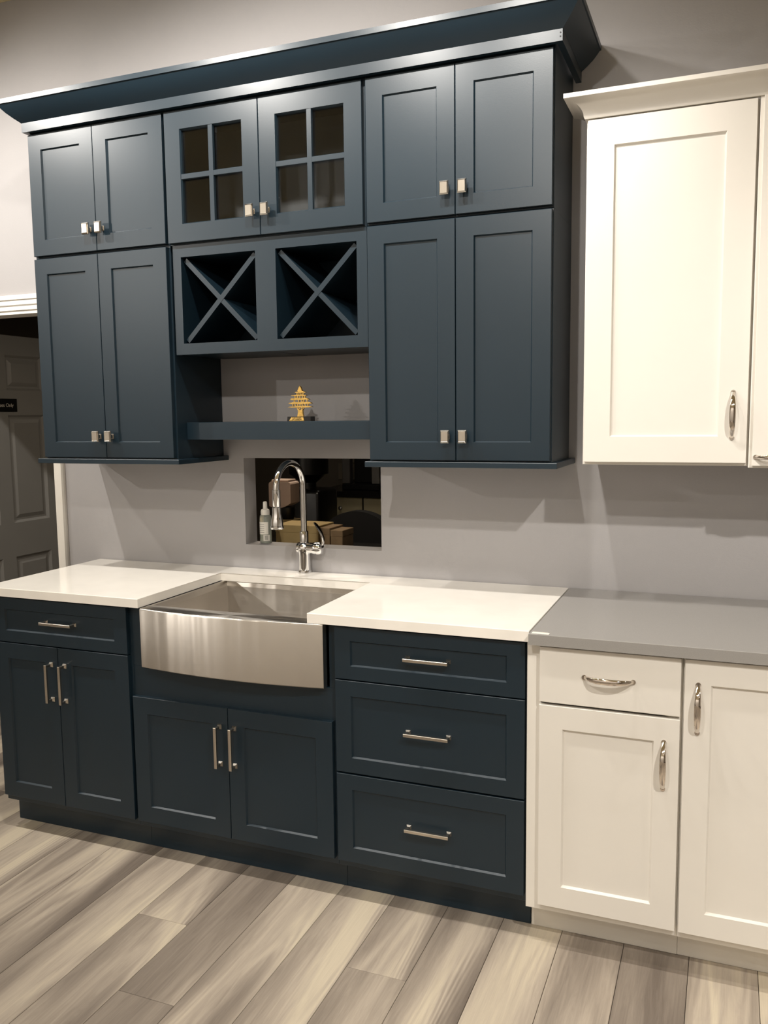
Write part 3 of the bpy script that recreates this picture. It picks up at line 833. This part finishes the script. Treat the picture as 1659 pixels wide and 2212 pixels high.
# pink dispenser on a tan stand
px0, px1, py0 = -1.665, -1.556, .43
r = empty('dispenser', ((px0 + px1) / 2, .50, DZT), 'dusty pink plastic dispenser with a rounded bottom on a tan stand, behind the faucet spout', 'dispenser')
n = 12; poly = [(px0, 1.113)]
for i in range(n + 1):
    t = i / n; poly.append((px0 + (px1 - px0) * t, 1.113 - .012 * math.sin(math.pi * t) + .016 * t * t))
poly += [(px1, 1.212), (px1 - .004, 1.219), (px1 - .010, 1.222), (px0 + .010, 1.222), (px0 + .004, 1.219), (px0, 1.212)]
bd = obj('housing', prism(new(), poly, py0, py0 + .085), 'pink', r)
obj('lid', B(px0 + .012, px1 - .012, py0 + .004, py0 + .078, 1.2225, 1.232, .003), 'pink', r)
obj('seam', B(px0 + .004, px1 - .004, py0 - .0012, py0 - .0002, 1.161, 1.163), 'pink', bd)
obj('nozzle', lathe(new(), [(.026, -.05), (.036, -.030), (.036, .012)], ((px0 + px1) / 2 + .012, py0 + .043, 1.095), 'z', 20), 'black', r, True)  # black drum standing in for the round shadow under the housing
obj('stand', B(px0 + .030, px1 + .005, py0 + .01, py0 + .085, DZT + .0003, 1.053, .003), 'card', r)
# black round-backed chair
r = empty('office_chair', (-1.55, 1.35, 0), 'black office chair with a round back, seen through the pass-through', 'chair')
n = 28; pl_ = []
for i in range(n + 1):
    a = math.pi * i / n; pl_.append((-1.565 + .245 * math.cos(a), .775 + .238 * math.sin(a)))
pl_ += [(-1.565 - .20, .60), (-1.565 + .20, .60)]
bk = prism(new(), pl_, 1.17, 1.24)
bmesh.ops.bevel(bk, geom=list(bk.edges), offset=.012, segments=2, affect='EDGES')
obj('backrest', bk, 'darkcloth', r, True)
obj('seat', B(-1.80, -1.33, 1.20, 1.66, .43, .51, .03, 2), 'darkcloth', r, True)
obj('back_support', B(-1.60, -1.53, 1.24, 1.275, .45, .70, .004), 'black', r)
obj('gas_post', lathe(new(), [(.03, .06), (.03, .43)], (-1.565, 1.42, 0), 'z', 14), 'black', r, True)
for i in range(5):
    a = 2 * math.pi * i / 5 + .3
    e_ = Vector((-1.565 + .28 * math.cos(a), 1.42 + .28 * math.sin(a), 0))
    lg = obj('leg', tube(new(), [(-1.565, 1.42, .085), (e_.x, e_.y, .07)], [.022, .016], 8), 'black', r, True)
    obj('caster', lathe(new(), [(.024, -.012), (.026, 0), (.024, .012)], (e_.x, e_.y, .0265), 'x', 14), 'black', lg, True)
# far counter
r = empty('drawer_cabinet', (-2.4, 3.9, 0), 'cream drawer cabinets along the far office wall, behind the black chair', 'cabinet')
obj('carcass', B(-3.02, -1.4, 3.62, 4.38, .001, .835), 'black', r)
cy_ = 3.60
for i, (x0, x1) in enumerate(((-2.955, -2.575), (-2.560, -2.10), (-2.085, -1.62))):
    for z0, z1 in ((.655, .832), (.40, .645), (.12, .39)):
        d = obj('drawer_front', B(x0, x1, cy_, cy_ + .0195, z0, z1, .002), 'cream', r)
        obj('drawer_knob', lathe(new(), [(.010, 0), (.008, -.012), (.017, -.016), (.017, -.024), (.010, -.028)], ((x0 + x1) / 2, cy_, (z0 + z1) / 2), 'y', 16), 'steel', d, True)
tag(obj('far_countertop', B(-3.05, -1.38, 3.57, 4.38, .836, .885, .003), 'darktop', base=True), 'dark stone countertop on the cream drawer cabinets', 'countertop')
FT = .8855
r = empty('coffee_machine', (-2.62, 3.85, FT), 'black coffee machine with grey side posts on the far dark counter', 'appliance')
obj('base', B(-2.80, -2.46, 3.70, 4.05, FT, FT + .05, .006), 'black', r)
obj('body', B(-2.745, -2.52, 3.84, 4.02, FT + .05, FT + .45, .006), 'black', r)
for x in (-2.815, -2.545): obj('side_post', B(x, x + .075, 3.74, 3.80, FT + .0502, FT + .50, .005), 'steel', r)
obj('head', B(-2.815, -2.47, 3.73, 4.02, FT + .451, FT + .55, .006), 'black', r)
obj('nozzle', lathe(new(), [(.030, .29), (.034, .30), (.034, .45)], (-2.69, 3.79, FT), 'z', 18), 'polished', r, True)
tag(obj('paper_cup', lathe(new(), [(.022, 0), (.030, .085), (.031, .088), (.028, .088)], (-2.405, 3.74, FT), 'z', 20), 'plastic', base=True), 'white paper cup beside the black coffee machine', 'cup')
r = empty('monitor', (-2.22, 3.95, FT), 'black monitor at the right side of the far counter', 'monitor')
obj('screen', B(-2.39, -1.95, 3.93, 3.96, FT + .10, FT + .44, .005), 'black', r)
obj('stand', B(-2.22, -2.14, 3.962, 3.985, FT + .004, FT + .20, .003), 'steel', r)
obj('foot', B(-2.28, -2.06, 3.88, 4.03, FT, FT + .012, .003), 'steel', r)
tag(obj('paper_tray', B(-2.35, -2.02, 3.64, 3.80, FT, FT + .02, .003), 'label', base=True), 'white paper tray in front of the black monitor', 'tray')
# black glossy water cooler left of the view
r = empty('water_cooler', (-2.45, 2.35, 0), 'tall glossy black water cooler behind the faucet, left of the cream drawers', 'appliance')
obj('body', B(-2.58, -2.28, 2.2, 2.5, .001, 1.02, .03, 3), 'black', r, True)
obj('bottle', lathe(new(), [(.05, 1.0205), (.05, 1.06), (.135, 1.12), (.135, 1.40), (.10, 1.44)], (-2.43, 2.35, 0), 'z', 24), 'black', r, True)
c1 = [(-2.86, 4.33, 1.55), (-2.85, 4.33, 1.38), (-2.80, 4.32, 1.22), (-2.72, 4.30, 1.10), (-2.64, 4.25, 1.03), (-2.60, 4.15, .965)]
tag(obj('power_cable', tube(new(), c1, .008, 8), 'black', base=False), 'black cable drooping to the back of the coffee machine', 'cable')
